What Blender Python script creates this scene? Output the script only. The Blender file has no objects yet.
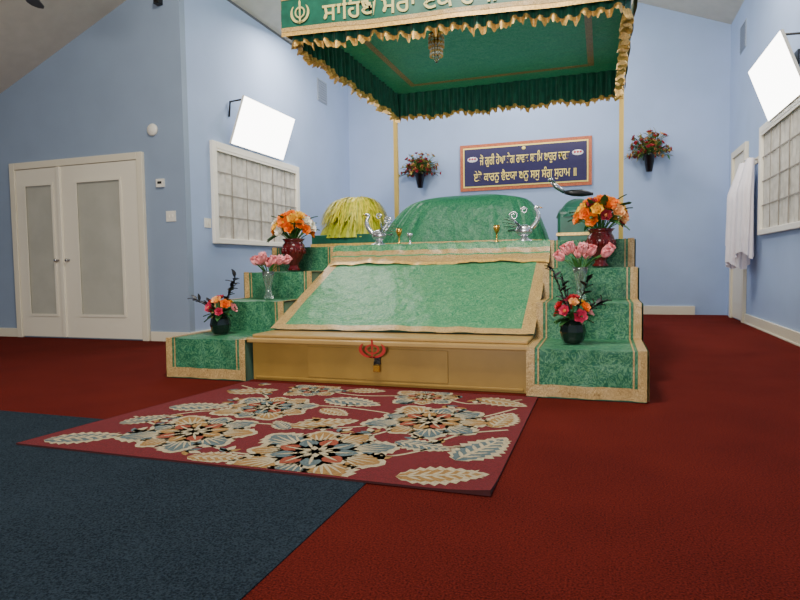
import bpy, math, random
from mathutils import Vector, Matrix
random.seed(7)
S=bpy.context.scene
COL=bpy.context.collection
def lin(c):
    out=[]
    for x in c:
        x=x/255.0
        out.append(x/12.92 if x<=0.04045 else ((x+0.055)/1.055)**2.4)
    return (*out,1.0)
# ---------------------------------------------------------------- materials
def newmat(name):
    m=bpy.data.materials.new(name); m.use_nodes=True
    nt=m.node_tree; b=nt.nodes['Principled BSDF']
    return m,nt,b
def mat(name,c,rough=0.6,metal=0.0,var=0.0,scale=20,bump=0.0,bscale=200,emit=None,es=0,trans=0,sheen=0,c2=None,alpha=1):
    m,nt,b=newmat(name)
    b.inputs['Base Color'].default_value=lin(c)
    b.inputs['Roughness'].default_value=rough
    b.inputs['Metallic'].default_value=metal
    if trans: b.inputs['Transmission Weight'].default_value=trans
    if sheen: b.inputs['Sheen Weight'].default_value=sheen
    if emit:
        b.inputs['Emission Color'].default_value=lin(emit); b.inputs['Emission Strength'].default_value=es
    tc=nt.nodes.new('ShaderNodeTexCoord')
    if var or c2:
        n=nt.nodes.new('ShaderNodeTexNoise'); n.inputs['Scale'].default_value=scale; n.inputs['Detail'].default_value=6
        r=nt.nodes.new('ShaderNodeValToRGB')
        a=lin(c); bb=lin(c2) if c2 else tuple(min(1,x*(1+var)) for x in a[:3])+(1,)
        aa=a if c2 else tuple(x*(1-var) for x in a[:3])+(1,)
        r.color_ramp.elements[0].color=aa; r.color_ramp.elements[0].position=0.35
        r.color_ramp.elements[1].color=bb; r.color_ramp.elements[1].position=0.65
        nt.links.new(tc.outputs['Object'],n.inputs['Vector']); nt.links.new(n.outputs['Fac'],r.inputs['Fac'])
        nt.links.new(r.outputs['Color'],b.inputs['Base Color'])
    if bump:
        n=nt.nodes.new('ShaderNodeTexNoise'); n.inputs['Scale'].default_value=bscale; n.inputs['Detail'].default_value=3
        bp=nt.nodes.new('ShaderNodeBump'); bp.inputs['Strength'].default_value=bump; bp.inputs['Distance'].default_value=0.01
        nt.links.new(tc.outputs['Object'],n.inputs['Vector']); nt.links.new(n.outputs['Fac'],bp.inputs['Height'])
        nt.links.new(bp.outputs['Normal'],b.inputs['Normal'])
    return m
def brocade(name,c,c2,scale=16,rough=0.5,met=0.0,contrast=0.5,wrinkle=0.6):
    m,nt,b=newmat(name); N=nt.nodes.new; L=nt.links.new
    tc=N('ShaderNodeTexCoord')
    nz=N('ShaderNodeTexNoise'); nz.inputs['Scale'].default_value=scale*0.4; nz.inputs['Detail'].default_value=1
    add=N('ShaderNodeMixRGB'); add.blend_type='ADD'; add.inputs['Fac'].default_value=0.12
    L(tc.outputs['Object'],nz.inputs['Vector']); L(tc.outputs['Object'],add.inputs['Color1']); L(nz.outputs['Color'],add.inputs['Color2'])
    n1=N('ShaderNodeTexNoise'); n1.inputs['Scale'].default_value=scale; n1.inputs['Detail'].default_value=2; n1.inputs['Distortion'].default_value=2.5
    L(add.outputs['Color'],n1.inputs['Vector'])
    r=N('ShaderNodeValToRGB'); e=r.color_ramp.elements
    e[0].color=(0,0,0,1); e[0].position=0.44; e[1].color=(1,1,1,1); e[1].position=0.47
    x=e.new(0.55); x.color=(1,1,1,1); x=e.new(0.58); x.color=(0,0,0,1)
    L(n1.outputs['Fac'],r.inputs['Fac'])
    n2=N('ShaderNodeTexNoise'); n2.inputs['Scale'].default_value=160; n2.inputs['Detail'].default_value=2
    L(tc.outputs['Object'],n2.inputs['Vector'])
    ma=N('ShaderNodeMath'); ma.operation='MULTIPLY'; L(r.outputs['Color'],ma.inputs[0]); L(n2.outputs['Fac'],ma.inputs[1])
    mb=N('ShaderNodeMath'); mb.operation='MULTIPLY'; mb.inputs[1].default_value=contrast*2; mb.use_clamp=True; L(ma.outputs[0],mb.inputs[0])
    mx=N('ShaderNodeMixRGB'); mx.inputs['Color1'].default_value=lin(c); mx.inputs['Color2'].default_value=lin(c2)
    L(mb.outputs[0],mx.inputs['Fac']); L(mx.outputs['Color'],b.inputs['Base Color'])
    b.inputs['Roughness'].default_value=rough; b.inputs['Metallic'].default_value=met
    b.inputs['Specular IOR Level'].default_value=0.4
    bn=N('ShaderNodeTexNoise'); bn.inputs['Scale'].default_value=7; bn.inputs['Detail'].default_value=3
    L(tc.outputs['Object'],bn.inputs['Vector'])
    bp=N('ShaderNodeBump'); bp.inputs['Strength'].default_value=wrinkle; bp.inputs['Distance'].default_value=0.04
    L(bn.outputs['Fac'],bp.inputs['Height']); L(bp.outputs['Normal'],b.inputs['Normal'])
    return m
def carpet(name,c,c2):
    m,nt,b=newmat(name)
    tc=nt.nodes.new('ShaderNodeTexCoord')
    n=nt.nodes.new('ShaderNodeTexNoise'); n.inputs['Scale'].default_value=150; n.inputs['Detail'].default_value=5
    n2=nt.nodes.new('ShaderNodeTexNoise'); n2.inputs['Scale'].default_value=2; n2.inputs['Detail'].default_value=4
    nt.links.new(tc.outputs['Object'],n.inputs['Vector']); nt.links.new(tc.outputs['Object'],n2.inputs['Vector'])
    mx=nt.nodes.new('ShaderNodeMath'); mx.operation='MULTIPLY_ADD'; mx.inputs[1].default_value=0.15
    nt.links.new(n2.outputs['Fac'],mx.inputs[0])
    m3=nt.nodes.new('ShaderNodeMath'); m3.operation='MULTIPLY'; m3.inputs[1].default_value=0.85
    nt.links.new(n.outputs['Fac'],m3.inputs[0]); nt.links.new(m3.outputs[0],mx.inputs[2])
    r=nt.nodes.new('ShaderNodeValToRGB'); r.color_ramp.elements[0].color=lin(c); r.color_ramp.elements[0].position=0.36
    r.color_ramp.elements[1].color=lin(c2); r.color_ramp.elements[1].position=0.62
    nt.links.new(mx.outputs[0],r.inputs['Fac']); nt.links.new(r.outputs['Color'],b.inputs['Base Color'])
    b.inputs['Roughness'].default_value=1.0; b.inputs['Specular IOR Level'].default_value=0.05
    bp=nt.nodes.new('ShaderNodeBump'); bp.inputs['Strength'].default_value=0.7; bp.inputs['Distance'].default_value=0.01
    nt.links.new(n.outputs['Fac'],bp.inputs['Height']); nt.links.new(bp.outputs['Normal'],b.inputs['Normal'])
    return m
M={}
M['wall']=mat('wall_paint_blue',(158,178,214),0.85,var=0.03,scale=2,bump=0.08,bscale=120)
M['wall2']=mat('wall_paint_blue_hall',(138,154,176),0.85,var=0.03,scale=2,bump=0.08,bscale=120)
M['ceil']=mat('ceiling_paint',(206,198,184),0.9,var=0.04,scale=6,bump=0.3,bscale=60)
M['trim']=mat('cream_trim',(222,213,190),0.45)
M['door']=mat('door_paint',(230,222,202),0.4)
M['wframe']=mat('window_frame_paint',(244,238,224),0.4)
M['frost']=mat('frosted_glass',(178,176,162),0.22,var=0.06,scale=3)
M['red']=carpet('red_carpet',(60,17,14),(110,36,28))
M['blue']=carpet('navy_carpet',(22,30,38),(50,62,72))
M['green']=brocade('green_brocade',(22,96,68),(96,154,108),20,rough=.5,contrast=.65)
M['greenp']=brocade('green_satin_brocade',(42,122,84),(122,174,122),24,rough=0.45,contrast=.7)
M['throne']=brocade('emerald_cover_cloth',(24,106,74),(74,144,98),16,rough=0.5,contrast=.6)
M['dgreen']=mat('dark_green_cloth',(6,88,68),0.42,var=0.2,scale=12,sheen=0.2)
M['canopyg']=brocade('canopy_lining',(58,172,134),(120,206,160),16,rough=0.5,contrast=.55)
M['gold']=brocade('gold_brocade_border',(142,112,66),(220,186,124),60,rough=0.38,contrast=1.0,wrinkle=.3)
M['goldf']=mat('gold_fringe',(232,184,100),0.35,metal=.2,var=0.3,scale=60)
M['boxm']=mat('gold_painted_wood',(158,124,58),0.32,var=0.08,scale=5)
M['boxd']=mat('chest_lid_gold',(172,138,80),0.32,var=0.06,scale=5)
M['post']=mat('gold_post',(220,184,96),0.35)
M['black']=mat('black_plastic',(14,14,16),0.4)
M['brown']=mat('dark_wood',(44,30,22),0.4)
M['steel']=mat('steel',(180,180,184),0.25,metal=1)
M['silver']=mat('silver_metal',(225,226,230),0.22,metal=0.9)
M['brass']=mat('brass',(214,164,72),0.25,metal=0.9)
M['screen']=mat('lit_screen',(255,255,255),0.3,emit=(255,252,246),es=10)
M['curtain']=mat('curtain_cloth',(184,178,168),0.9,c2=(208,202,192),scale=9)
M['muntin']=mat('window_muntin',(150,142,130),0.6)
M['yellow']=mat('yellow_silk',(228,214,44),0.5,var=0.2,scale=25,sheen=0.2)
M['yellow2']=mat('yellow_green_silk',(172,176,26),0.5,var=0.2,scale=25)
M['navy']=mat('sign_navy',(26,16,74),0.5)
M['signorange']=mat('sign_border_orange',(180,92,56),0.5,var=0.25,scale=50)
M['signgold']=mat('sign_gold_text',(252,226,120),0.4)
M['bangold']=mat('banner_gold_text',(206,194,124),0.4)
M['signred']=mat('sign_rose',(190,40,60),0.5)
M['white']=mat('white_cloth',(240,232,238),0.8,var=0.03,scale=8)
M['wplastic']=mat('white_plastic',(226,222,210),0.4)
M['redp']=mat('red_emblem',(170,20,14),0.4)
M['urn']=mat('dark_red_urn',(92,18,20),0.2,var=0.3,scale=30)
M['glass']=mat('clear_glass',(225,240,232),0.05,trans=0.9)
M['dkglass']=mat('smoked_glass',(26,40,34),0.08,trans=0.3)
M['stem']=mat('green_stem',(58,112,44),0.5)
M['leaf']=mat('leaf_green',(48,96,44),0.5,var=0.2,scale=30)
M['dleaf']=mat('dark_leaf',(26,22,30),0.5)
for n,c in dict(fo=(250,130,14),fy=(254,196,50),fw=(252,240,224),fp=(252,160,164),fr=(196,24,40),fm=(214,60,96),fc=(252,186,120),fdr=(150,40,50),fol=(160,150,70)).items():
    M[n]=mat('petal_'+n,c,0.6,var=0.12,scale=40)
M['pot']=mat('black_pot',(18,18,20),0.35)
M['rug']=mat('rug_red_pile',(100,12,20),1.0,var=0.22,scale=120,bump=0.5,bscale=220)
M['rugc']=mat('rug_cream_pile',(178,164,132),1.0,var=0.2,scale=90,bump=0.5,bscale=220)
M['rugg']=mat('rug_greyblue_pile',(84,100,102),1.0,var=0.2,scale=90,bump=0.5,bscale=220)
M['rugt']=mat('rug_tan_pile',(150,112,60),1.0,var=0.2,scale=90,bump=0.5,bscale=220)
M['rugr']=mat('rug_rust_pile',(136,60,36),1.0,var=0.2,scale=90)
M['rugb']=mat('rug_binding',(60,14,16),0.9)
M['vent']=mat('vent_grille',(150,160,178),0.5)

# ---------------------------------------------------------------- mesh builder
class MB:
    def __init__(s): s.v=[];s.f=[];s.m=[];s.sm=[];s.mats=[]
    def mi(s,k):
        if k not in s.mats: s.mats.append(k)
        return s.mats.index(k)
    def face(s,pts,k,smooth=False):
        b=len(s.v); s.v+= [tuple(p) for p in pts]; s.f.append(list(range(b,b+len(pts)))); s.m.append(s.mi(k)); s.sm.append(smooth)
    def box(s,x0,x1,y0,y1,z0,z1,k,T=None):
        b=len(s.v)
        P=[(x0,y0,z0),(x1,y0,z0),(x1,y1,z0),(x0,y1,z0),(x0,y0,z1),(x1,y0,z1),(x1,y1,z1),(x0,y1,z1)]
        if T: P=[tuple(T@Vector(p)) for p in P]
        s.v+=P
        for q in ((0,3,2,1),(4,5,6,7),(0,1,5,4),(1,2,6,5),(2,3,7,6),(3,0,4,7)):
            s.f.append([b+i for i in q]); s.m.append(s.mi(k)); s.sm.append(False)
    def grid(s,fn,nu,nv,k,closeu=False,smooth=True):
        b=len(s.v); NU=nu if closeu else nu+1
        for j in range(nv+1):
            for i in range(NU):
                s.v.append(tuple(fn(i/nu,j/nv)))
        for j in range(nv):
            for i in range(nu):
                i2=(i+1)%NU if closeu else i+1
                kk=k(i,j) if callable(k) else k
                s.f.append([b+j*NU+i,b+j*NU+i2,b+(j+1)*NU+i2,b+(j+1)*NU+i]); s.m.append(s.mi(kk)); s.sm.append(smooth)
    def lathe(s,prof,c,k,seg=24,T=None,smooth=True):
        n=len(prof)-1
        def fn(u,v):
            r,z=prof[min(n,int(round(v*n)))]
            a=u*2*math.pi
            p=Vector((r*math.cos(a),r*math.sin(a),z))
            if T: p=T@p
            return p+Vector(c)
        s.grid(fn,seg,n,k,closeu=True,smooth=smooth)
    def sphere(s,c,r,k,seg=16,rings=10,T=None):
        if not hasattr(r,'__len__'): r=(r,r,r)
        def fn(u,v):
            a=u*2*math.pi; t=v*math.pi
            p=Vector((r[0]*math.sin(t)*math.cos(a),r[1]*math.sin(t)*math.sin(a),-r[2]*math.cos(t)))
            if T: p=T@p
            return p+Vector(c)
        s.grid(fn,seg,rings,k,closeu=True)
    def tube(s,pts,rad,k,seg=8,cap=True):
        pts=[Vector(p) for p in pts]; n=len(pts)
        R=rad if hasattr(rad,'__len__') else [rad]*n
        frames=[]
        up=Vector((0,0,1))
        for i in range(n):
            t=(pts[min(n-1,i+1)]-pts[max(0,i-1)]).normalized()
            ref=up if abs(t.dot(up))<0.95 else Vector((0,1,0))
            if frames: ref=frames[-1][1]
            a=(ref-t*ref.dot(t)).normalized(); bb=t.cross(a)
            frames.append((t,a,bb))
        def fn(u,v):
            i=min(n-1,int(round(v*(n-1)))); _,a,bb=frames[i]
            an=u*2*math.pi
            return pts[i]+(a*math.cos(an)+bb*math.sin(an))*R[i]
        base=len(s.v)
        s.grid(fn,seg,n-1,k,closeu=True)
        if cap:
            s.f.append([base+i for i in range(seg)][::-1]); s.m.append(s.mi(k)); s.sm.append(False)
            o=base+(n-1)*seg
            s.f.append([o+i for i in range(seg)]); s.m.append(s.mi(k)); s.sm.append(False)
    def petal(s,c,ax,rad,L,W,phi,k,cup=0.25,curl=0.0,tip=0.5,nu=4,nv=5):
        c=Vector(c); ax=Vector(ax).normalized(); rad=Vector(rad); rad=(rad-ax*rad.dot(ax)).normalized(); tg=ax.cross(rad)
        def fn(u,v):
            uu=u*2-1
            ang=phi+curl*v
            d=ax*math.cos(ang)+rad*math.sin(ang); nn=ax*math.sin(ang)-rad*math.cos(ang)
            w=W*(math.sin(math.pi*min(1,(v*0.86+0.08)))**tip)
            return c+d*(L*v)+tg*(w*uu)+nn*(cup*W*uu*uu)
        s.grid(fn,nu,nv,k)
    def flower(s,c,r,ax,k,kc,layers=3,n=6):
        ax=Vector(ax).normalized()
        t=ax.orthogonal().normalized(); b=ax.cross(t)
        for L in range(layers):
            ph=1.25-0.4*L; rr=r*(1-0.2*L)
            for i in range(n):
                a=2*math.pi*(i+0.5*L)/n+random.uniform(-.1,.1)
                s.petal(Vector(c)-ax*r*0.3,ax,t*math.cos(a)+b*math.sin(a),rr,rr*0.42,ph+random.uniform(-.1,.1),k if L<layers-1 else kc,cup=0.4,curl=-0.25,nu=3,nv=4)
        s.sphere(Vector(c)-ax*r*0.05,r*0.2,kc,8,6)
    def leafp(s,c,d,L,W,k):
        d=Vector(d).normalized(); ax=Vector((0,0,1)) if abs(d.z)<0.9 else Vector((1,0,0))
        s.petal(c,ax,d,L,W,math.acos(max(-1,min(1,d.dot(ax)))),k,cup=0.3,curl=0.3,tip=1.0,nu=2,nv=5)
    def build(s,name,parent=None,bevel=0,recalc=True,solid=0,merge=False):
        me=bpy.data.meshes.new(name); me.from_pydata(s.v,[],s.f)
        for k in s.mats: me.materials.append(M[k])
        for i,p in enumerate(me.polygons): p.material_index=s.m[i]; p.use_smooth=s.sm[i]
        me.update()
        if recalc or merge:
            import bmesh
            bm=bmesh.new(); bm.from_mesh(me)
            if merge: bmesh.ops.remove_doubles(bm,verts=bm.verts,dist=1e-5)
            if recalc: bmesh.ops.recalc_face_normals(bm,faces=bm.faces)
            bm.to_mesh(me); bm.free()
        ob=bpy.data.objects.new(name,me); COL.objects.link(ob)
        if solid:
            md=ob.modifiers.new('thick','SOLIDIFY'); md.thickness=solid; md.offset=0
        if bevel:
            md=ob.modifiers.new('bevel','BEVEL'); md.width=bevel; md.segments=2; md.limit_method='ANGLE'; md.angle_limit=math.radians(50)
        if parent: ob.parent=parent
        return ob
def empty(name,loc=(0,0,0)):
    e=bpy.data.objects.new(name,None); e.empty_display_size=0.1; COL.objects.link(e); return e
def visual(t):
    # no complex shaping in text objects: the short-i sign is written before its consonant
    t=list(t); i=1
    while i<len(t):
        if t[i]=='\u0A3F': t[i-1],t[i]=t[i],t[i-1]
        i+=1
    return ''.join(t)
def text(body,cx,y,cz,width,height,k,parent,name,ext=0.004,shear=0,bold=.012):
    cu=bpy.data.curves.new(name,'FONT'); cu.body=visual(body); cu.align_x='CENTER'; cu.align_y='CENTER'; cu.size=1; cu.extrude=0.01; cu.resolution_u=3; cu.offset=bold
    o=bpy.data.objects.new(name+'_c',cu); COL.objects.link(o)
    bpy.context.view_layer.update()
    me=bpy.data.meshes.new_from_object(o.evaluated_get(bpy.context.evaluated_depsgraph_get()))
    bpy.data.objects.remove(o)
    if len(me.vertices)==0: return None
    xs=[v.co.x for v in me.vertices]; ys=[v.co.y for v in me.vertices]
    w=max(xs)-min(xs); h=max(ys)-min(ys); mx=(max(xs)+min(xs))/2; my=(max(ys)+min(ys))/2
    for v in me.vertices:
        x=(v.co.x-mx)/w*width; z=(v.co.y-my)/h*height
        v.co=(cx+x, y-v.co.z*ext/0.01, cz+z-shear*(cx+x+3.0))
    me.materials.clear(); me.materials.append(M[k]); me.name=name
    ob=bpy.data.objects.new(name,me); COL.objects.link(ob); ob.parent=parent
    return ob

# ---------------------------------------------------------------- room
XL,XR,YB,YD=-4.86,1.98,11.3,6.2
XF,YR=-10.0,-4.0
RX=-1.27
def ceilz(x): return 3.32+0.415*(x+7.92) if x<RX else 4.78+0.40*(XR-x)
RZ=(ceilz(RX-1e-6)+ceilz(RX))/2
def prism_y(name,poly,y0,y1,k):
    b=MB(); n=len(poly)
    b.face([(x,y0,z) for x,z in poly],k); b.face([(x,y1,z) for x,z in poly][::-1],k)
    for i in range(n):
        a,c=poly[i],poly[(i+1)%n]
        b.face([(a[0],y0,a[1]),(a[0],y1,a[1]),(c[0],y1,c[1]),(c[0],y0,c[1])],k)
    return b.build(name,merge=True)
prism_y('wall_back',[(XL-.1,0),(XR+.1,0),(XR+.1,ceilz(XR)),(RX,RZ),(XL-.1,ceilz(XL-.1))],YB,YB+.1,'wall')
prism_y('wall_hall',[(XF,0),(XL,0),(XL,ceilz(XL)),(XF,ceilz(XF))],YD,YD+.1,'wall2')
prism_y('wall_rear',[(XF,0),(XR,0),(XR,ceilz(XR)),(RX,RZ),(XF,ceilz(XF))],YR-.1,YR,'wall')
b=MB(); b.box(XL-.1,XL,YD+.1,YB,0,ceilz(XL-.1),'wall'); b.build('wall_left')
b=MB(); b.box(XR,XR+.1,YR,YB,0,ceilz(XR),'wall'); b.build('wall_right')
b=MB(); b.box(XF-.1,XF,YR,YD,0,ceilz(XF),'wall2'); b.build('wall_far_left')
b=MB(); b.box(XF,XR,YR,YB,-0.1,0,'red'); fl=b.build('floor')
b=MB(); b.box(XF,-0.93,YR,2.82,0.0,0.004,'blue'); b.build('floor_navy_carpet')
b=MB()
def slab(x0,x1,y0,y1):
    z0,z1=ceilz(x0+1e-4),ceilz(x1-1e-4)
    P=[(x0,y0,z0),(x1,y0,z1),(x1,y1,z1),(x0,y1,z0)]
    Q=[(p[0],p[1],p[2]+.1) for p in P]
    b.face(P,'ceil'); b.face(Q[::-1],'ceil')
    for i in range(4): b.face([P[i],Q[i],Q[(i+1)%4],P[(i+1)%4]],'ceil')
slab(XF,XL,YR,YD); slab(XL,RX,YR,YB); slab(RX,XR,YR,YB)
b.build('ceiling',recalc=False)
b=MB(); b.box(0.3,1.49,YB-.03,YB,0,.15,'trim'); b.build('baseboard_back',bevel=.004)
b=MB(); b.box(XR-.025,XR,YR,9.86,0,.14,'trim'); b.box(XR-.035,XR-.025,YR,9.86,0,.02,'trim'); b.build('baseboard_right',bevel=.003)
b=MB(); b.box(-5.44,XL,YD-.025,YD,0,.12,'trim'); b.box(XF,-7.72,YD-.025,YD,0,.12,'trim'); b.build('baseboard_hall',bevel=.004)
b=MB(); b.box(XL,XL+.025,YD+.0,YB,0,.12,'trim'); b.build('baseboard_left',bevel=.004)

def frame(b,mk,a0,a1,z0,z1,t,bottom=None,d=.05):
    mk(0,d,a0,a0+t,z0,z1); mk(0,d,a1-t,a1,z0,z1); mk(0,d,a0+t,a1-t,z1-t,z1)
    if bottom: mk(0,d,a0+t,a1-t,z0,z0+bottom)
g=empty('door_1')
x0,x1=-7.70,-5.46; zt=2.38
b=MB()
frame(b,lambda d0,d1,a,c,z0,z1:b.box(a,c,YD-d1,YD-d0,z0,z1,'trim'),x0,x1,0,zt,.09)
b.build('door_frame',g,bevel=.006)
def leaf(nm,a,c,y,gx0,gx1):
    b=MB(); z0,z1=.02,zt-.095
    b.box(a,gx0,y-.03,y,z0,z1,'door'); b.box(gx1,c,y-.03,y,z0,z1,'door')
    b.box(gx0,gx1,y-.03,y,z0,.30,'door'); b.box(gx0,gx1,y-.03,y,z1-.2,z1,'door')
    t=.03
    for (p,q,r,s_) in ((gx0,gx0+t,.3,z1-.2),(gx1-t,gx1,.3,z1-.2),(gx0+t,gx1-t,.3,.3+t),(gx0+t,gx1-t,z1-.2-t,z1-.2)):
        b.box(p,q,y-.042,y-.031,r,s_,'door')
    b.build(nm,g)
    b=MB(); b.box(gx0,gx1,y-.018,y-.008,.3,z1-.2,'frost'); b.build(nm+'_glass',g)
leaf('left_leaf',-7.605,-6.86,YD-.003,-7.46,-6.94)
leaf('right_leaf',-6.80,-5.555,YD-.006,-6.56,-5.80)
b=MB(); b.box(-6.86,-6.80,YD-.06,YD-.003,.02,zt-.095,'door'); b.build('astragal',g,bevel=.006)
b=MB()
for x in (-6.72,-6.91):
    b.lathe([(0,0),(.018,0),(.018,.01),(.009,.015),(.009,.03),(.02,.04),(.022,.05),(.014,.06),(0,.06)],(x,YD-.035,1.05),'steel',16,T=Matrix.Rotation(math.pi/2,3,'X'))
b.build('door_knobs',g)

def window(name,wx,sgn,y0,y1,z0,z1):
    g=empty(name); b=MB()
    def bx(d0,d1,ya,yb,za,zb,k='wframe'):
        a,c=sorted((wx+sgn*d0,wx+sgn*d1)); b.box(a,c,ya,yb,za,zb,k)
    t=.09
    frame(b,bx,y0,y1,z0,z1,t,.07)
    b.build('window_frame',g,bevel=.006)
    b=MB()
    def fn(u,v):
        y=y0+t+(y1-y0-2*t)*u; z=z0+.07+(z1-z0-.07-t)*v
        return (wx+sgn*(.014+.007*math.sin(u*100+math.sin(v*4+u*9))+.003*math.sin(u*37+v*2)),y,z)
    b.grid(fn,260,12,'curtain'); b.build('curtain',g,recalc=False)
    b=MB()
    for i in range(1,6):
        yy=y0+t+(y1-y0-2*t)*i/6; bx(.018,.026,yy-.008,yy+.008,z0+.07,z1-t,'muntin')
    for i in range(1,4):
        zz=z0+.07+(z1-z0-.07-t)*i/4; bx(.018,.025,y0+t,y1-t,zz-.007,zz+.007,'muntin')
    b.build('muntin_grid',g)
    b=MB()
    bx(.032,.046,y0+t,y1-t,z1-t-.03,z1-t); b.build('curtain_rail',g)
window('window_1',XL,1,6.71,9.07,1.24,2.58)
window('window_2',XR,-1,6.5,9.06,1.24,2.64)

g=empty('door_2'); b=MB()
y0,y1,zt=9.87,10.87,2.62
frame(b,lambda d0,d1,a,c,z0,z1:b.box(XR-d1,XR-d0,a,c,z0,z1,'trim'),y0,y1,0,zt,.1)
b.build('door_frame',g,bevel=.006)
b=MB(); b.box(XR-.02,XR-.002,y0+.1,y1-.1,.02,zt-.1,'door')
for z in (.25,1.35): b.box(XR-.03,XR-.021,y0+.2,y1-.2,z,z+.9,'door')
b.build('door_leaf',g)
b=MB(); b.sphere((XR-.07,y0+.17,1.05),.03,'brass'); b.tube([(XR-.02,y0+.17,1.05),(XR-.06,y0+.17,1.05)],.01,'brass'); b.build('door_knob',g)

def tv(sgn,wx):
    g=empty('wall_light_panel')
    Y0,Y1=7.10,8.50
    top=Vector((wx+sgn*.30,0,3.22)); bot=Vector((wx+sgn*.07,0,2.60))
    up=(top-bot).normalized(); n=Vector((up.z*sgn,0,-up.x*sgn))
    if n.x*sgn<0: n=-n
    H=(top-bot).length
    T=Matrix(((0,up.x,n.x,bot.x),(1,0,0,0),(0,up.z,n.z,bot.z),(0,0,0,1)))
    b=MB(); b.box(Y0,Y1,0,H,-.035,-.003,'wplastic',T); b.build('panel_body',g,bevel=.004)
    b=MB(); b.box(Y0+.006,Y1-.006,.006,H-.006,-.003,.001,'screen',T); b.build('lit_diffuser',g)
    b=MB(); ym=(Y0+Y1)/2
    b.box(min(wx,wx+sgn*.02),max(wx,wx+sgn*.02),ym-.25,ym+.25,2.85,3.15,'black')
    b.tube([(wx+sgn*.01,ym-.15,3.08),(wx+sgn*.2,ym-.15,3.05)],.015,'black'); b.tube([(wx+sgn*.01,ym+.15,3.08),(wx+sgn*.2,ym+.15,3.05)],.015,'black')
    b.tube([(wx+sgn*.01,Y0+.06,2.98),(wx+sgn*.03,Y0+.06,3.18),(wx+sgn*.25,Y0+.08,3.20)],.014,'black')
    b.build('wall_bracket',g)
tv(1,XL); tv(-1,XR)

b=MB(); b.box(-5.27,-5.16,YD-.03,YD,1.93,2.03,'wplastic'); b.box(-5.245,-5.185,YD-.034,YD-.028,1.97,2.0,'black'); b.build('thermostat')
b=MB(); b.lathe([(0,0),(.075,0),(.075,.02),(.06,.035),(0,.04)],(-5.31,YD,2.64),'wplastic',24,T=Matrix.Rotation(math.pi/2,3,'X')); b.build('smoke_detector')
b=MB(); b.box(-5.15,-5.01,YD-.01,YD,1.5,1.63,'wplastic'); b.box(-5.11,-5.10,YD-.02,YD-.008,1.55,1.58,'wplastic'); b.box(-5.06,-5.05,YD-.02,YD-.008,1.55,1.58,'wplastic'); b.build('light_switch_plate')
b=MB(); b.box(XL,XL+.012,6.55,6.68,1.44,1.56,'wplastic'); b.box(XL+.01,XL+.02,6.6,6.63,1.48,1.52,'wplastic'); b.build('light_switch_plate.001')
b=MB(); b.box(-5.17,-5.09,YD-.08,YD,4.12,4.19,'black'); b.box(-5.15,-5.11,YD-.05,YD,4.19,4.24,'black'); b.build('wall_speaker',bevel=.006)
def vent(wx,sgn,yc,zc,nm):
    b=MB()
    a=lambda d0,d1: sorted((wx+sgn*d0,wx+sgn*d1))
    p,q=a(0,.008); b.box(p,q,yc-.2,yc+.2,zc-.2,zc+.2,'vent')
    p,q=a(.008,.02)
    for i in range(9):
        z=zc-.17+i*.0425; b.box(p,q,yc-.17,yc+.17,z-.008,z+.008,'vent')
    b.build(nm)
vent(XL,1,10.1,4.1,'air_vent'); vent(XR,-1,10.35,4.25,'air_vent.001')

g=empty('ceiling_fan'); fx,fy,fz=-4.78,3.95,3.46
b=MB(); b.tube([(fx,fy,fz+.1),(fx,fy,ceilz(fx)-.0)],.015,'brown'); b.lathe([(0,.0),(.07,.0),(.05,-.1),(.02,-.12)],(fx,fy,ceilz(fx)),'brown'); b.build('downrod',g)
b=MB(); b.lathe([(0,-.09),(.06,-.09),(.11,-.05),(.13,0),(.11,.06),(.04,.11),(0,.11)],(fx,fy,fz+.02),'brown'); b.build('motor_housing',g)
b=MB()
for i in range(5):
    T=Matrix.Translation((fx,fy,fz-.02))@Matrix.Rotation(math.radians(72*i+124),4,'Z')@Matrix.Rotation(math.radians(12),4,'X')
    b.box(.1,.2,-.02,.02,-.004,.004,'brown',T)
    pts=[(.18,-.055),(.6,-.075),(.66,-.05),(.68,0),(.66,.05),(.6,.075),(.18,.055)]
    for z,o in ((.004,1),(-.004,-1)):
        b.face([T@Vector((x,y,z)) for x,y in (pts if o>0 else pts[::-1])],'brown')
    for k in range(len(pts)):
        p,q=pts[k],pts[(k+1)%len(pts)]
        b.face([T@Vector((p[0],p[1],-.004)),T@Vector((q[0],q[1],-.004)),T@Vector((q[0],q[1],.004)),T@Vector((p[0],p[1],.004))],'brown')
b.build('blades',g)

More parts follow.
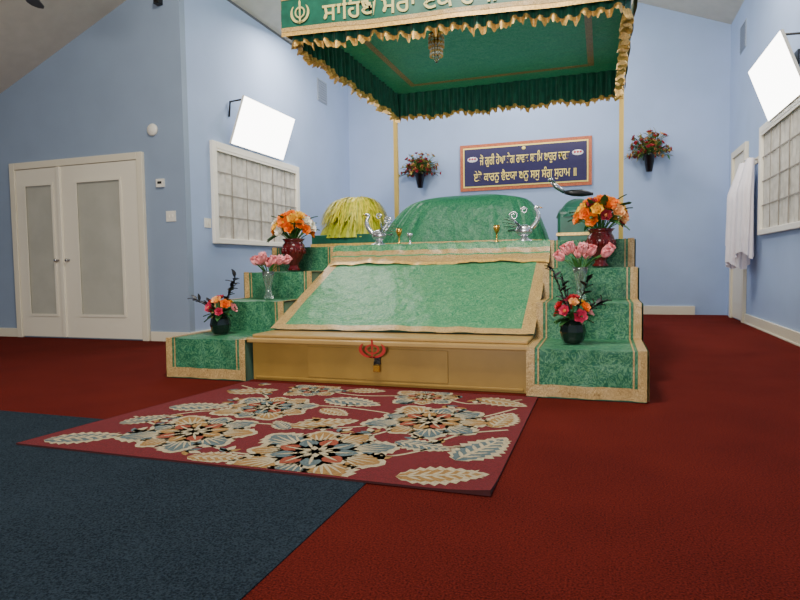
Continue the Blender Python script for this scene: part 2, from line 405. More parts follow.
# ---------------------------------------------------------------- platform
PX0,PX1=-3.45,0.27
SX0,SX1=-2.69,-0.49
YT=[4.10,4.72,5.28,5.84]; ZT=[.33,.60,.86,1.12]
DY=9.3
P=empty('scripture_platform')
b=MB(); b.box(PX0+.01,PX1-.01,YT[3]+.01,DY,0,ZT[3]-.01,'green'); b.build('deck',P)
def stair(nm,x0,x1):
    prof=[]
    for i in range(4):
        prof.append((YT[i],0.005 if i==0 else ZT[i-1])); prof.append((YT[i],ZT[i]))
    prof.append((YT[3]+.5 ,ZT[3]))
    b=MB()
    for i in range(3):
        b.box(x0+.01,x1-.01,YT[i]+.012,YT[3]+.01,(0 if i==0 else ZT[i-1]),ZT[i]-.008,'dgreen')
    b.build(nm+'_carcass',P)
    fine=[]
    for i in range(len(prof)-1):
        a,c=prof[i],prof[i+1]; n=8
        for k in range(n): fine.append((a[0]+(c[0]-a[0])*k/n,a[1]+(c[1]-a[1])*k/n))
    fine.append(prof[-1]); n=len(fine)-1
    def ribbon(b,xa,xb,off,k,nu=10,lo=0,hi=n):
        def fn(u,v):
            y,z=fine[lo+int(round(v*(hi-lo)))]
            x=xa+(xb-xa)*u
            w=.005*math.sin(x*17+z*9+y*3)+.004*math.sin(x*41+y*5)
            return (x,y-off+w*.6,z+off*.7+w*.3)
        b.grid(fn,nu,hi-lo,k,smooth=False)
    b=MB(); ribbon(b,x0,x1,.003,'green',16)
    ribbon(b,x0,x0+.055,.009,'gold',3); ribbon(b,x1-.055,x1,.009,'gold',3)
    ribbon(b,x0+.055,x1-.055,.009,'gold',12,0,2)
    ribbon(b,x0+.075,x0+.085,.009,'gold',1,2,n); ribbon(b,x1-.085,x1-.075,.009,'gold',1,2,n)
    b.build(nm+'_cloth',P,recalc=False)
    b=MB()
    x,sg=(x0,-1) if x0<-3 else (x1,1)
    for i in range(4):
        ye=YT[i+1] if i<3 else DY
        def fn(u,v,i=i,ye=ye):
            y=YT[i]+(ye-YT[i])*u; z=.01+(ZT[i]-.01)*v
            return (x+sg*(.012+.010*(1-v)*math.sin(y*16)),y,z)
        b.grid(fn,24 if i<3 else 80,10,lambda a,c_,i=i:'gold' if c_==0 or (i==0 and a<2) else 'green')
    b.build(nm+'_side_drape',P,recalc=False)
stair('left_steps',PX0,SX0); stair('right_steps',SX1,PX1)
b=MB(); b.box(SX0,SX1,4.20,5.0,0,.31,'boxm')
b.box(SX0+.03,SX1-.03,4.188,4.199,.015,.035,'boxm')
b.build('offering_chest',P,bevel=.006)
b=MB(); b.box(-2.19,-1.06,4.190,4.1995,.045,.285,'boxm'); b.build('chest_drop_door',P,bevel=.003)
b=MB(); b.box(SX0-.02,SX1+.01,4.13,5.0,.31,.345,'boxd'); b.box(SX0,SX1,4.20,5.0,.346,.37,'boxd'); b.build('chest_lid',P,bevel=.008)
def khanda(cx,y,cz,s,k,par,nm,sx=1.0):
    b=MB()
    def ring(r,w,n=28,a0=0,a1=2*math.pi,ox=0,oz=0):
        def wv(t): return w*(1 if a1-a0>6 else math.sin(math.pi*max(0,min(1,(t-a0)/(a1-a0))))**.6+.05)
        for i in range(n):
            a=a0+(a1-a0)*i/n; c=a0+(a1-a0)*(i+1)/n
            b.face([(cx+sx*(ox+(r-wv(a))*math.cos(a)),y,cz+oz+(r-wv(a))*math.sin(a)),(cx+sx*(ox+(r+wv(a))*math.cos(a)),y,cz+oz+(r+wv(a))*math.sin(a)),
                    (cx+sx*(ox+(r+wv(c))*math.cos(c)),y,cz+oz+(r+wv(c))*math.sin(c)),(cx+sx*(ox+(r-wv(c))*math.cos(c)),y,cz+oz+(r-wv(c))*math.sin(c))],k)
    ring(s*.40,s*.06)
    for q in ([(0,1),(.10,.82),(.05,-.3),(-.05,-.3),(-.10,.82)],[(0,-.28),(.12,-.4),(0,-.95),(-.12,-.4)]):
        b.face([(cx+a*s,y-.001,cz+c*s) for a,c in q],k)
    ring(s*.78,s*.10,20,-1.9,.75,-s*.02,0); ring(s*.78,s*.10,20,math.pi-.75,math.pi+1.9,s*.02,0)
    return b.build(nm,par,recalc=False,solid=.003)
khanda(-1.62,4.122,.290,.078,'redp',P,'red_khanda_emblem',sx=1.6)
b=MB(); b.box(-1.625,-1.575,4.172,4.188,.17,.23,'black'); b.box(-1.625,-1.575,4.145,4.17,.115,.165,'brass')
b.tube([(-1.62,4.16,.16),(-1.62,4.16,.19),(-1.6,4.16,.205),(-1.58,4.16,.19),(-1.58,4.16,.16)],.005,'black'); b.build('padlock_hasp',P,bevel=.003)
b=MB()
A=(4.52,.372); B=(5.83,.975)
b.face([(SX0,A[0]+.03,.372),(SX1,A[0]+.03,.372),(SX1,B[0],B[1]-.01),(SX0,B[0],B[1]-.01)],'dgreen')
b.face([(SX0,A[0]+.03,.3),(SX0,A[0]+.03,.372),(SX0,B[0],B[1]-.01),(SX0,B[0],.3)],'dgreen')
b.face([(SX1,A[0]+.03,.3),(SX1,A[0]+.03,.372),(SX1,B[0],B[1]-.01),(SX1,B[0],.3)],'dgreen')
b.face([(SX0,B[0],.3),(SX1,B[0],.3),(SX1,B[0],ZT[3]),(SX0,B[0],ZT[3])],'dgreen')
b.build('sloped_board',P,recalc=False)
b=MB()
def fn(u,v):
    x=SX0-.01+(SX1-SX0+.02)*u; t=v
    y=A[0]-.02+(B[0]-A[0]+.02)*t; z=A[1]+.008+(B[1]-A[1])*t
    w=.006*math.sin(x*7+t*5)*math.sin(t*9+x*3)+.003*math.sin(x*23+t*11)
    return (x,y,z+max(w,-.004)+.006)
b.grid(fn,66,36,lambda i,j:'gold' if (i<3 or i>=63 or j<2 or j>=34) else 'greenp')
b.build('sloped_green_cloth',P,recalc=False)
b=MB()
pr=[(5.66,.925),(5.70,.95),(5.745,.975),(5.76,.99),(5.775,1.005),(5.79,1.02),(5.80,1.05),(5.81,1.065),(5.82,1.11),(5.84,1.13)]
def fn(u,v):
    x=SX0-.02+(SX1-SX0+.04)*u
    y,z=pr[int(round(v*9))]
    y0_=y-.005*math.sin(x*14)-.004*math.sin(x*33+v*7)
    if v<.3: z+=.012*math.sin(x*5)+.006*math.sin(x*19)
    return (x,y0_,z+.003*math.sin(x*21)+.002*math.sin(x*47))
b.grid(fn,90,9,lambda i,j:('goldf','gold','gold','gold','greenp','gold','gold','greenp','greenp')[j])
b.build('gold_runner_cloth',P,recalc=False)

# ---- draped shapes
def drape(b,cx,cy,z0,z1,a0,a1,b0,b1,kf,folds=18,amp=.02,nv=18,power=.5,shx=0,dome=.25,ph=0,nu=120):
    def fn(u,v):
        th=u*2*math.pi
        if v<.7:
            t=v/.7
            a=a0+(a1-a0)*t; bb=b0+(b1-b0)*t; z=z0+(z1-z0)*(1-dome)*(1-(1-t)**1.5)
            am=amp*(1-t*.6)
        else:
            t=(v-.7)/.3; a=a1*(1-t**1.2*.999); bb=b1*(1-t**1.2*.999); z=z0+(z1-z0)*((1-dome)+dome*(1-(1-t)**2)); am=amp*.4*(1-t)
        c,s_=math.cos(th),math.sin(th)
        x=math.copysign(abs(c)**power,c)*a; y=math.copysign(abs(s_)**power,s_)*bb
        f=1+am*math.sin(folds*th+ph+2*math.sin(3*th))+am*.5*math.sin(folds*2.3*th)
        return (cx+x*f+shx*v,cy+y*f,z+(.006*math.sin(th*5+v*9) if v>.1 else 0))
    b.grid(fn,nu,nv,kf,closeu=True)
g=empty('draped_scripture_throne')
b=MB(); drape(b,-1.57,7.05,ZT[3]+.005,1.72,.97,.66,.60,.38,lambda i,j:'throne' if j>0 else 'gold',22,.022,nv=24,power=.42,shx=.14,dome=.14,nu=160); b.build('green_cover',g)
b=MB(); b.box(-2.1,-.9,6.75,7.35,ZT[3],1.4,'dgreen'); b.build('stand_body',g)
g=empty('yellow_draped_harmonium')
b=MB(); b.box(-3.42,-2.57,6.72,7.38,ZT[3],1.30,'dgreen'); b.build('instrument_case',g,bevel=.01)
b=MB(); b.box(-3.43,-2.56,6.71,7.39,1.15,1.19,'goldf'); b.build('case_gold_braid',g)
b=MB(); drape(b,-3.0,7.05,1.26,1.68,.42,.34,.36,.28,'yellow2',34,.03,nv=20,power=.8,shx=.06,dome=.55); b.build('yellow_cover',g)
b=MB(); rr=random.Random(4)
for i in range(900):
    a=rr.uniform(0,2*math.pi)
    t0=rr.uniform(.02,.35)*1.57; t1=min(1.57,t0+rr.uniform(.5,1.1)); off=rr.uniform(.0,.05)
    w=rr.uniform(.004,.009); tg=Vector((-math.sin(a),math.cos(a),0))*w; pts=[]
    sw=rr.uniform(-.25,.25)
    for j in range(7):
        t=t0+(t1-t0)*j/6; aa=a+sw*j/6
        r=math.sin(t)**.75
        pts.append(Vector((-2.93+math.cos(aa)*(.42+off)*r-.05*r,7.05+math.sin(aa)*(.36+off)*r,1.27+(.47+off*.6)*max(0,math.cos(t))**.8+ (.02*math.sin(j*1.1) ))))
    k='yellow' if rr.random()<.72 else 'yellow2'
    for j in range(6): b.face([pts[j]-tg,pts[j]+tg,pts[j+1]+tg*(1 if j<5 else .2),pts[j+1]-tg*(1 if j<5 else .2)],k,True)
b.build('yellow_silk_plume',g,recalc=False)
g=empty('green_cushion_stand')
b=MB(); b.box(-.46,-.06,6.6,7.1,ZT[3],1.46,'dgreen'); b.build('cushion_block',g,bevel=.03)
b=MB(); b.box(-.47,-.05,6.59,7.11,1.2,1.23,'goldf'); b.build('gold_braid',g)
b=MB(); drape(b,-.26,6.85,1.40,1.60,.22,.17,.27,.2,'dgreen',14,.02,power=.5,dome=.5); b.build('cushion_top',g)
g=empty('chaur_whisk')
b=MB(); b.tube([(-.54,6.8,1.81),(-.48,6.8,1.74),(-.40,6.82,1.68)],[.022,.028,.02],'steel',10); b.sphere((-.545,6.8,1.82),.03,'steel'); b.build('handle',g)
b=MB(); b.tube([(-.40,6.82,1.68),(-.32,6.83,1.67),(-.22,6.85,1.665),(-.10,6.85,1.65)],[.02,.035,.04,.015],'black',10); b.build('hair',g)

# ---------------------------------------------------------------- canopy
C=empty('fabric_canopy')
CX0,CX1,CY0,CY1=-2.97,.22,5.46,8.75; ZTOP,ZB=3.51,3.14
SH=.035
b=MB(); b.box(CX0,CX1,CY0,CY1,ZTOP-.02,ZTOP+.02,'canopyg'); b.build('canopy_roof',C)
b=MB()
for (xa,xb,ya,yb) in ((CX0+.04,CX1-.04,CY0,CY0+.04),(CX0+.04,CX1-.04,CY1-.04,CY1),(CX0,CX0+.04,CY0,CY1),(CX1-.04,CX1,CY0,CY1)): b.box(xa,xb,ya,yb,ZTOP+.02,ZTOP+.06,'post')
b.build('canopy_frame',C)
b=MB()
def rect(i0,w,z):
    x0,x1,y0,y1=CX0+i0,CX1-i0,CY0+i0,CY1-i0
    for (xa,xb,ya,yb) in ((x0,x1,y0,y0+w),(x0,x1,y1-w,y1),(x0,x0+w,y0+w,y1-w),(x1-w,x1,y0+w,y1-w)): b.box(xa,xb,ya,yb,z,z+.004,'gold')
rect(.34,.075,ZTOP-.025)
b.build('lining_gold_bands',C)
def perim(s,ins=0):
    x0,x1,y0,y1=CX0+ins,CX1-ins,CY0+ins,CY1-ins
    W,D=x1-x0,y1-y0; L=2*(W+D); d=(s%1)*L
    if d<W: return Vector((x0+d,y0,0)),Vector((0,-1,0)),d
    d2=d-W
    if d2<D: return Vector((x1,y0+d2,0)),Vector((1,0,0)),d
    d2-=D
    if d2<W: return Vector((x1-d2,y1,0)),Vector((0,1,0)),d
    d2-=W
    return Vector((x0,y1-d2,0)),Vector((-1,0,0)),d
def vb(p,d): return ZB+.02*math.sin(d*9)+.012*math.sin(d*23)-SH*(p.x-CX0)*max(0,1-(p.y-CY0)/1.5)
b=MB()
def fn(u,v):
    p,n,d=perim(u,.03)
    am=.012+.022*v
    off=am*math.sin(d*52+2*math.sin(d*3.1))+.008*math.sin(d*21)
    zb=vb(p,d)
    return p+n*off+Vector((0,0,ZTOP-.02+(zb-ZTOP+.02)*v))
b.grid(fn,1500,5,'dgreen',closeu=True); b.build('gathered_valance',C,recalc=False)
b=MB()
def fn(u,v):
    p,n,d=perim(u,.03)
    off=(.034+.02*v)*math.sin(d*52+2*math.sin(d*3.1))+.008*math.sin(d*21)
    zb=vb(p,d)
    return p+n*off+Vector((0,0,zb+.012-(.060+.02*math.sin(d*70)+.01*math.sin(d*170))*v))
b.grid(fn,1800,2,'goldf',closeu=True); b.build('gold_fringe',C,recalc=False)
b=MB()
def band(z0,z1,k,y,out=0):
    def fn(u,v):
        x=CX0-.05+(CX1-CX0+.10)*u
        return (x,y+.004*math.sin(x*11),z0+(z1-z0)*v+.006*math.sin(x*4)-SH*(x-CX0))
    b.grid(fn,60,1,k)
band(3.22,3.57,'dgreen',CY0-.06); band(3.525,3.57,'gold',CY0-.068); band(3.22,3.26,'gold',CY0-.068)
band(3.18,3.22,'goldf',CY0-.064)
for X_ in (CX1+.05,CX0-.05):
    def fn(u,v):
        y=CY0-.06+(CY1-CY0+.1)*u
        return (X_+.006*math.sin(y*9),y,3.22+.34*v-SH*(X_-CX0)*max(0,1-u*2.3))
    b.grid(fn,60,3,lambda i,j:'gold' if j!=1 else 'dgreen')
b.build('front_banner',C,recalc=False)
khanda(CX0+.16,CY0-.075,3.39,.12,'bangold',C,'banner_khanda')
text('ਸਾਹਿਬ ਮੇਰਾ ਏਕੋ ਹੈ ॥ ਏਕੋ ਹੈ ਭਾਈ',CX0+1.75,CY0-.07,3.39,2.7,.21,'bangold',C,'banner_lettering',shear=SH)
b=MB()
for x in (CX0-.02,CX1+.01):
    b.box(x-.03,x+.03,CY1-.03,CY1+.03,ZT[3],ZTOP,'post'); b.box(x-.045,x+.045,CY1-.045,CY1+.045,ZT[3]-.001,ZT[3]+.06,'post')
for x in (CX0+.03,CX1-.03): b.tube([(x,CY0+.03,ZTOP),(x,CY0+.03,ceilz(x))],.006,'steel')
b.build('canopy_posts',C)
g=empty('hanging_crystal_ornament')
ox,oy,dz=-1.63,6.1,-.08
b=MB(); b.tube([(ox,oy,ZTOP-.02),(ox,oy,3.36+dz)],.004,'brass')
b.lathe([(0,3.40),(.03,3.39),(.075,3.36),(.08,3.345),(.03,3.34),(.03,3.30),(.06,3.27),(.065,3.255),(.02,3.25)],(ox,oy,dz),'brass')
b.lathe([(0,3.06),(.012,3.07),(.03,3.10),(.02,3.13),(.045,3.16),(.05,3.2),(.03,3.25)],(ox,oy,dz),'glass',12)
b.build('ornament_body',g)
b=MB()
for i in range(14):
    a=i*2*math.pi/14
    for z,r in ((3.33,.076),(3.24,.062)):
        x,y=ox+r*math.cos(a),oy+r*math.sin(a)
        for q in range(6): b.sphere((x,y,z+dz-q*.022),.010,'goldf' if (q%2) else 'wplastic',6,4)
b.build('crystal_drops',g)

# ---------------------------------------------------------------- wall sign
g=empty('scripture_wall_sign'); sx0,sx1,sz0,sz1=-2.57,-.19,2.30,3.16
b=MB(); b.box(sx0,sx1,YB-.03,YB,sz0,sz1,'signorange')
b.box(sx0+.06,sx1-.06,YB-.036,YB-.031,sz0+.06,sz1-.06,'signgold'); b.box(sx0+.085,sx1-.085,YB-.042,YB-.037,sz0+.085,sz1-.085,'navy')
b.build('sign_board',g)
text('ਜੋ ਗੁਰੀ ਹੋਆ ਤੇਗ ਰਾਵਣ ਸਤਮਿ ਬਾਹੁਰ ਚਰਤ',(sx0+sx1)/2,YB-.043,2.85,1.62,.24,'signgold',g,'sign_text_upper',bold=.006)
text('ਏਤੋ ਕਾਰਨੁ ਵੈਦਯਾ ਬਨੁ ਸਸੁ ਸੰਗ ਸੁਹਾਮ ॥',(sx0+sx1)/2,YB-.043,2.55,1.85,.24,'signgold',g,'sign_text_lower',bold=.006)
b=MB()
for cx in (sx0+.24,sx1-.24):
    b.sphere((cx,YB-.045,2.88),(.10,.006,.05),'white',12,6)
    for k_ in (-.05,0,.05): b.sphere((cx+k_,YB-.05,2.89),(.022,.006,.022),'signred',8,5)
b.sphere(((sx0+sx1)/2,YB-.045,3.03),(.035,.006,.03),'signgold',12,6)
b.build('sign_flower_motifs',g)

def planter(cx,zb):
    g=empty('wall_planter'); y=YB-.16
    b=MB(); b.lathe([(0,0),(.05,0),(.09,.26),(.105,.27),(.105,.30),(.085,.30),(.08,.27),(0,.27)],(cx,y,zb),'pot',20); b.box(cx-.03,cx+.03,y+.09,YB,zb+.2,zb+.3,'pot'); b.build('pot',g)
    b=MB()
    rr=random.Random(int(cx*100)+900)
    for i in range(140):
        a=rr.uniform(0,2*math.pi); el=rr.uniform(-.15,1.45); L=rr.uniform(.18,.40)
        d=Vector((math.cos(a)*math.cos(el)*1.1,math.sin(a)*math.cos(el)*.42,math.sin(el)))
        o=Vector((cx,y,zb+.29)); e=o+d*L
        if e.y>YB-.03: e.y=YB-.03
        b.tube([o,o+d*L*.5+Vector((0,0,.02)),e],.003,'stem',4,False)
        if i%3: b.flower(e,.044,d,rr.choice(['fdr','fdr','fr','fol','fdr','fc']),'fdr',2,5)
        for q in range(2):
            b.leafp(o+d*L*rr.uniform(.3,.9),d+Vector((rr.uniform(-.8,.8),0,rr.uniform(-.3,.5))),.11,.018,'leaf' if rr.random()<.45 else 'fol')
    b.build('foliage',g,recalc=False)
planter(-3.33,2.40); planter(.74,2.45)

g=empty('hanging_white_garments')
b=MB(); b.box(XR-.02,XR,9.12,9.86,2.22,2.3,'trim')
for y in (9.25,9.5,9.75): b.tube([(XR-.02,y,2.26),(XR-.1,y,2.25),(XR-.12,y,2.3)],.01,'steel')
b.build('hook_rail',g)
b=MB()
for n_,(yc,w,zt_,zb_,dep) in enumerate(((9.25,.17,2.28,.98,.22),(9.47,.18,2.25,.84,.30),(9.70,.16,2.2,1.08,.26))):
    def fn(u,v):
        a=u*2*math.pi; ww=w*(.45+.55*min(1,v*3)**.7)
        dd=dep*.5*(.5+.5*min(1,v*3))
        r=1+.16*math.sin(a*9+v*3+n_)*v
        z=zt_+(zb_-zt_)*v+.05*v*math.sin(a*2+n_)
        return (XR-.05-dd+dd*.9*math.cos(a)*r,max(9.08,yc+ww*math.sin(a)*r*.9),z)
    b.grid(fn,72,16,'white',closeu=True)
b.build('garments',g,recalc=False)

# ---------------------------------------------------------------- flower arrangements
VB=.013
def urn(b,c,h,r):
    p=[(0,0),(.55*r,0),(.6*r,.03*h),(.4*r,.12*h),(.45*r,.2*h),(.8*r,.42*h),(1.0*r,.66*h),(.95*r,.8*h),(.78*r,.88*h),(.82*r,.93*h),(1.0*r,1.0*h),(.9*r,1.0*h),(.7*r,.9*h),(0,.85*h)]
    b.lathe(p,c,'urn',28)
    for i in range(14):
        a=i*2*math.pi/14
        b.sphere((c[0]+.97*r*math.cos(a),c[1]+.97*r*math.sin(a),c[2]+.62*h),(.014,.014,.035),'urn',6,5)
def big_bouquet(c,seed,cols):
    rr=random.Random(seed); g=empty('urn_flower_arrangement')
    b=MB(); urn(b,c,.33,.12); b.build('urn',g)
    b=MB(); o=Vector((c[0],c[1],c[2]+.30))
    N=30
    for i in range(N):
        zf=1-(i+.5)/N*1.15; a=i*2.39996
        rxy=math.sqrt(max(0,1-zf*zf)); d=Vector((rxy*math.cos(a),rxy*math.sin(a),zf))
        e=o+Vector((d.x*.20,d.y*.17,.12+d.z*.17))
        k=rr.choice(cols)
        b.tube([o-Vector((0,0,.03)),(o+e)/2,e],.005,'stem',5,False)
        b.flower(e,rr.uniform(.062,.082),d+Vector((0,-.25,.1)),k,k if rr.random()<.6 else rr.choice(cols),3,6)
    for i in range(20):
        a=rr.uniform(0,2*math.pi); el=rr.uniform(-.2,1.2); d=Vector((math.cos(a)*math.cos(el),math.sin(a)*math.cos(el),math.sin(el)))
        b.leafp(o+Vector((d.x*.1,d.y*.1,.1+d.z*.1)),d,rr.uniform(.17,.21),.03,'leaf')
    b.build('flowers',g,recalc=False)
big_bouquet((-3.06,5.60,ZT[2]+VB),3,['fo','fo','fy','fw','fo','fc','fw','fdr'])
big_bouquet((-.02,5.60,ZT[2]+VB),5,['fo','fo','fy','fo','fy','fc','fy','fdr'])
def tulips(c,seed,spread,h):
    rr=random.Random(seed); g=empty('tulip_vase')
    b=MB(); b.lathe([(0,0),(.045,0),(.05,.01),(.03,.05),(.028,.1),(.05,.2),(.062,.26),(.058,.26),(.046,.2),(.022,.1),(.022,.06),(0,.05)],c,'glass',20); b.build('glass_vase',g)
    b=MB(); o=Vector(c)+Vector((0,0,.08))
    for i in range(9):
        a=i*2.4; rad=spread*(.35+.65*((i%3)/2))
        e=Vector((c[0]+rad*math.cos(a),c[1]+rad*.6*math.sin(a),c[2]+h+rr.uniform(-.04,.03)))
        n=Vector((c[0]+.03*math.cos(a),c[1]+.03*math.sin(a),c[2]+.26))
        b.tube([o,n,(n+e)/2+Vector((0,0,.02)),e],.005,'stem',6,False)
        d=(e-n).normalized()+Vector((0,0,.4)); d.normalize(); t=d.orthogonal().normalized(); bt=d.cross(t)
        for q in range(6):
            an=q*math.pi/3
            b.petal(e-d*.01,d,t*math.cos(an)+bt*math.sin(an),.10,.04,.75,'fp',cup=.5,curl=-.9,tip=.6,nu=3,nv=6)
    for i in range(5):
        a=i*1.3+.4; n=Vector((c[0]+.03*math.cos(a),c[1]+.03*math.sin(a),c[2]+.22))
        b.leafp(n,Vector((math.cos(a)*.6,math.sin(a)*.5,1)),.16,.018,'stem')
    b.build('tulips',g,recalc=False)
tulips((-3.02,5.02,ZT[1]+VB),11,.16,.33); tulips((-.17,5.02,ZT[1]+VB),12,.20,.36)
def low_bouquet(c,seed,br):
    rr=random.Random(seed); g=empty('small_rose_arrangement')
    b=MB(); b.lathe([(0,0),(.06,0),(.075,.02),(.09,.08),(.08,.13),(.06,.15),(.075,.17),(.068,.17),(.05,.15),(0,.13)],c,'dkglass',10,smooth=False); b.build('dark_vase',g)
    b=MB(); o=Vector(c)+Vector((0,0,.14))
    for i in range(11):
        a=i*2.4; zf=1-i/11*.95; r=math.sqrt(1-zf*zf)
        e=o+Vector((r*math.cos(a)*.12,r*math.sin(a)*.1,.04+zf*.13)); d=Vector((r*math.cos(a),r*math.sin(a)-.3,zf+.1))
        b.tube([o,e],.005,'stem',5,False)
        b.flower(e,rr.uniform(.045,.062),d,['fr','fm','fc','fy','fr','fo','fr','fm','fp','fr','fm'][i],['fr','fm','fy','fy','fr','fo','fr','fc','fp','fr','fm'][i],3,6)
    for i in range(14):
        a=rr.uniform(0,6.28); b.leafp(o+Vector((0,0,.03)),Vector((math.cos(a),math.sin(a),rr.uniform(-.2,.8))),.15,.028,'leaf')
    for (dx,dy,dz) in br:
        e=o+Vector((dx,dy,dz)); mid=(o+e)/2+Vector((dx*.1,0,.03))
        b.tube([o,mid,e],[.005,.004,.002],'dleaf',5,False)
        for q in range(12):
            t=.3+.7*q/11; p=o.lerp(mid,t*2) if t<.5 else mid.lerp(e,(t-.5)*2)
            d=(e-o).normalized()+Vector((rr.uniform(-1,1),rr.uniform(-.5,.5),rr.uniform(-.6,.8)))
            b.leafp(p,d,.065,.022,'dleaf')
    b.build('flowers',g,recalc=False)
low_bouquet((-3.13,4.40,ZT[0]+VB),21,[(-.26,0,.16),(.16,0,.36),(.1,.05,.3),(-.12,.02,.12)])
low_bouquet((-.20,4.40,ZT[0]+VB),22,[(-.14,0,.38),(-.08,.03,.3),(.10,0,.30),(.2,0,.14)])

# ---------------------------------------------------------------- swans, brass pieces
def swan(cx,cy,sg):
    g=empty('silver_swan_ornament'); z=ZT[3]+.006
    b=MB()
    b.lathe([(0,0),(.09,0),(.09,.012),(.05,.025),(.03,.05),(0,.05)],(cx,cy,z),'silver',20)
    b.sphere((cx,cy,z+.11),(.085,.05,.06),'silver',16,10)
    n=14; pts=[]
    for i in range(n+1):
        t=i/n
        x=-.06-.07*math.sin(t*math.pi*1.05)-.02*t; zz=.12+.25*t
        if t>.8: x-= (t-.8)*.25; zz-= (t-.8)**2*.9
        pts.append((cx+sg*x,cy,z+zz))
    b.tube(pts,[.03-.017*i/n for i in range(n+1)],'silver',10)
    hx,hy,hz=pts[-1]
    b.sphere((hx-sg*.012,hy,hz),(.026,.017,.017),'silver',10,8); b.tube([(hx-sg*.03,hy,hz),(hx-sg*.065,hy,hz-.012)],[.009,.002],'brass',8)
    for s2 in (-1,1):
        for q in range(8):
            a=.15+q*.19; L=.17-.008*q+.04*math.sin(q*.6)
            b.leafp((cx+sg*(-.03+.012*q),cy+s2*.04,z+.12),Vector((sg*math.cos(a),s2*.25,math.sin(a)*1.25)),L*1.15,.018,'silver')
    for q in range(4):
        b.leafp((cx+sg*.07,cy,z+.1),Vector((sg*1,(q-1.5)*.2,.3+.1*q)),.09,.02,'silver')
    for k_,(ox_,oz_,r_) in enumerate(((.10,.26,.045),(-.0,.31,.035))):
        b.tube([(cx+sg*(ox_+r_*(1-i/30)*math.cos(i*.42)),cy,z+oz_+r_*(1-i/30)*math.sin(i*.42)) for i in range(22)],.007,'silver',6)
    b.build('swan_body',g,recalc=False)
swan(-2.27,6.04,1); swan(-.74,6.04,-1)
def goblet(x,y,h,k='brass'):
    b=MB(); z=ZT[3]+.006
    b.lathe([(0,0),(.03,0),(.03,.006),(.008,.02),(.007,h*.5),(.02,h*.6),(.032,h*.8),(.028,h),(.024,h),(.026,h*.8),(0,h*.62)],(x,y,z),k,16); b.build('brass_goblet')
goblet(-2.02,5.97,.17); goblet(-1.90,5.97,.12,'silver'); goblet(-1.0,5.98,.17)

# ---------------------------------------------------------------- floral rug
g=empty('floral_area_rug')
rx0,rx1,ry0,ry1=-2.89,-.41,2.27,4.06
SK=.22
b=MB()
def rugz(x,y):
    d=math.hypot(x-rx1,y-ry0); return .012+.016*max(0,1-d/.25)**2
def fn(u,v):
    x=rx0+(rx1-rx0)*u; y=ry0+(ry1-ry0)*v
    x+=SK*v*(1-u)
    return (x,y,rugz(x,y))
b.grid(fn,60,44,'rug')
def edge(p,q):
    N=30
    for i in range(N):
        a=[p[0]+(q[0]-p[0])*i/N,p[1]+(q[1]-p[1])*i/N]; c=[p[0]+(q[0]-p[0])*(i+1)/N,p[1]+(q[1]-p[1])*(i+1)/N]
        za,zc=rugz(*a)+.001,rugz(*c)+.001
        b.face([(a[0],a[1],.004),(c[0],c[1],.004),(c[0],c[1],zc),(a[0],a[1],za)],'rugb')
K=[(rx0,ry0),(rx1,ry0),(rx1,ry1),(rx0+SK,ry1)]
for i in range(4): edge(K[i],K[(i+1)%4])
b.build('rug_body',g,recalc=False)
def xleft(y): return rx0+SK*(y-ry0)/(ry1-ry0)
b=MB()
def clampp(x,y):
    y=min(max(y,ry0+.02),ry1-.02); x=min(max(x,xleft(y)+.02),rx1-.02); return x,y
ZL={1:.0012,2:.0020,3:.0028,4:.0036,5:.0044}
def leaf2(cx,cy,a,L,W,k,lay,ser=0,n=14,pw=.8):
    ca,sa=math.cos(a),math.sin(a)
    prev=None
    for i in range(n+1):
        t=i/n; w=W*math.sin(math.pi*t**pw)**.8 if 0<t<1 else 0
        if ser and 0<i<n: w*=(1.0 if i%2 else .76)
        P_=[]
        for sg in (-1,1):
            x=cx+ca*L*t-sa*w*sg; y=cy+sa*L*t+ca*w*sg; x,y=clampp(x,y)
            P_.append((x,y,rugz(x,y)+ZL[lay]))
        if prev: b.face([prev[0],P_[0],P_[1],prev[1]],k)
        prev=P_
def vine(pts,w,k,lay):
    n=40
    def cr(t):
        m=len(pts)-1; s=min(m-1e-6,t*m); i=int(s); f=s-i
        p=[pts[max(0,i-1)],pts[i],pts[i+1],pts[min(m,i+2)]]
        return [0.5*((2*p[1][q])+(-p[0][q]+p[2][q])*f+(2*p[0][q]-5*p[1][q]+4*p[2][q]-p[3][q])*f*f+(-p[0][q]+3*p[1][q]-3*p[2][q]+p[3][q])*f**3) for q in (0,1)]
    prev=None
    for i in range(n+1):
        a=cr(i/n); c=cr(min(1,i/n+.01)) if i<n else a; a0=cr(max(0,i/n-.01))
        dx,dy=c[0]-a0[0],c[1]-a0[1]; l=math.hypot(dx,dy) or 1
        P_=[]
        for sg in (-1,1):
            x,y=clampp(a[0]-dy/l*w*sg,a[1]+dx/l*w*sg); P_.append((x,y,rugz(x,y)+ZL[lay]))
        if prev: b.face([prev[0],P_[0],P_[1],prev[1]],k)
        prev=P_
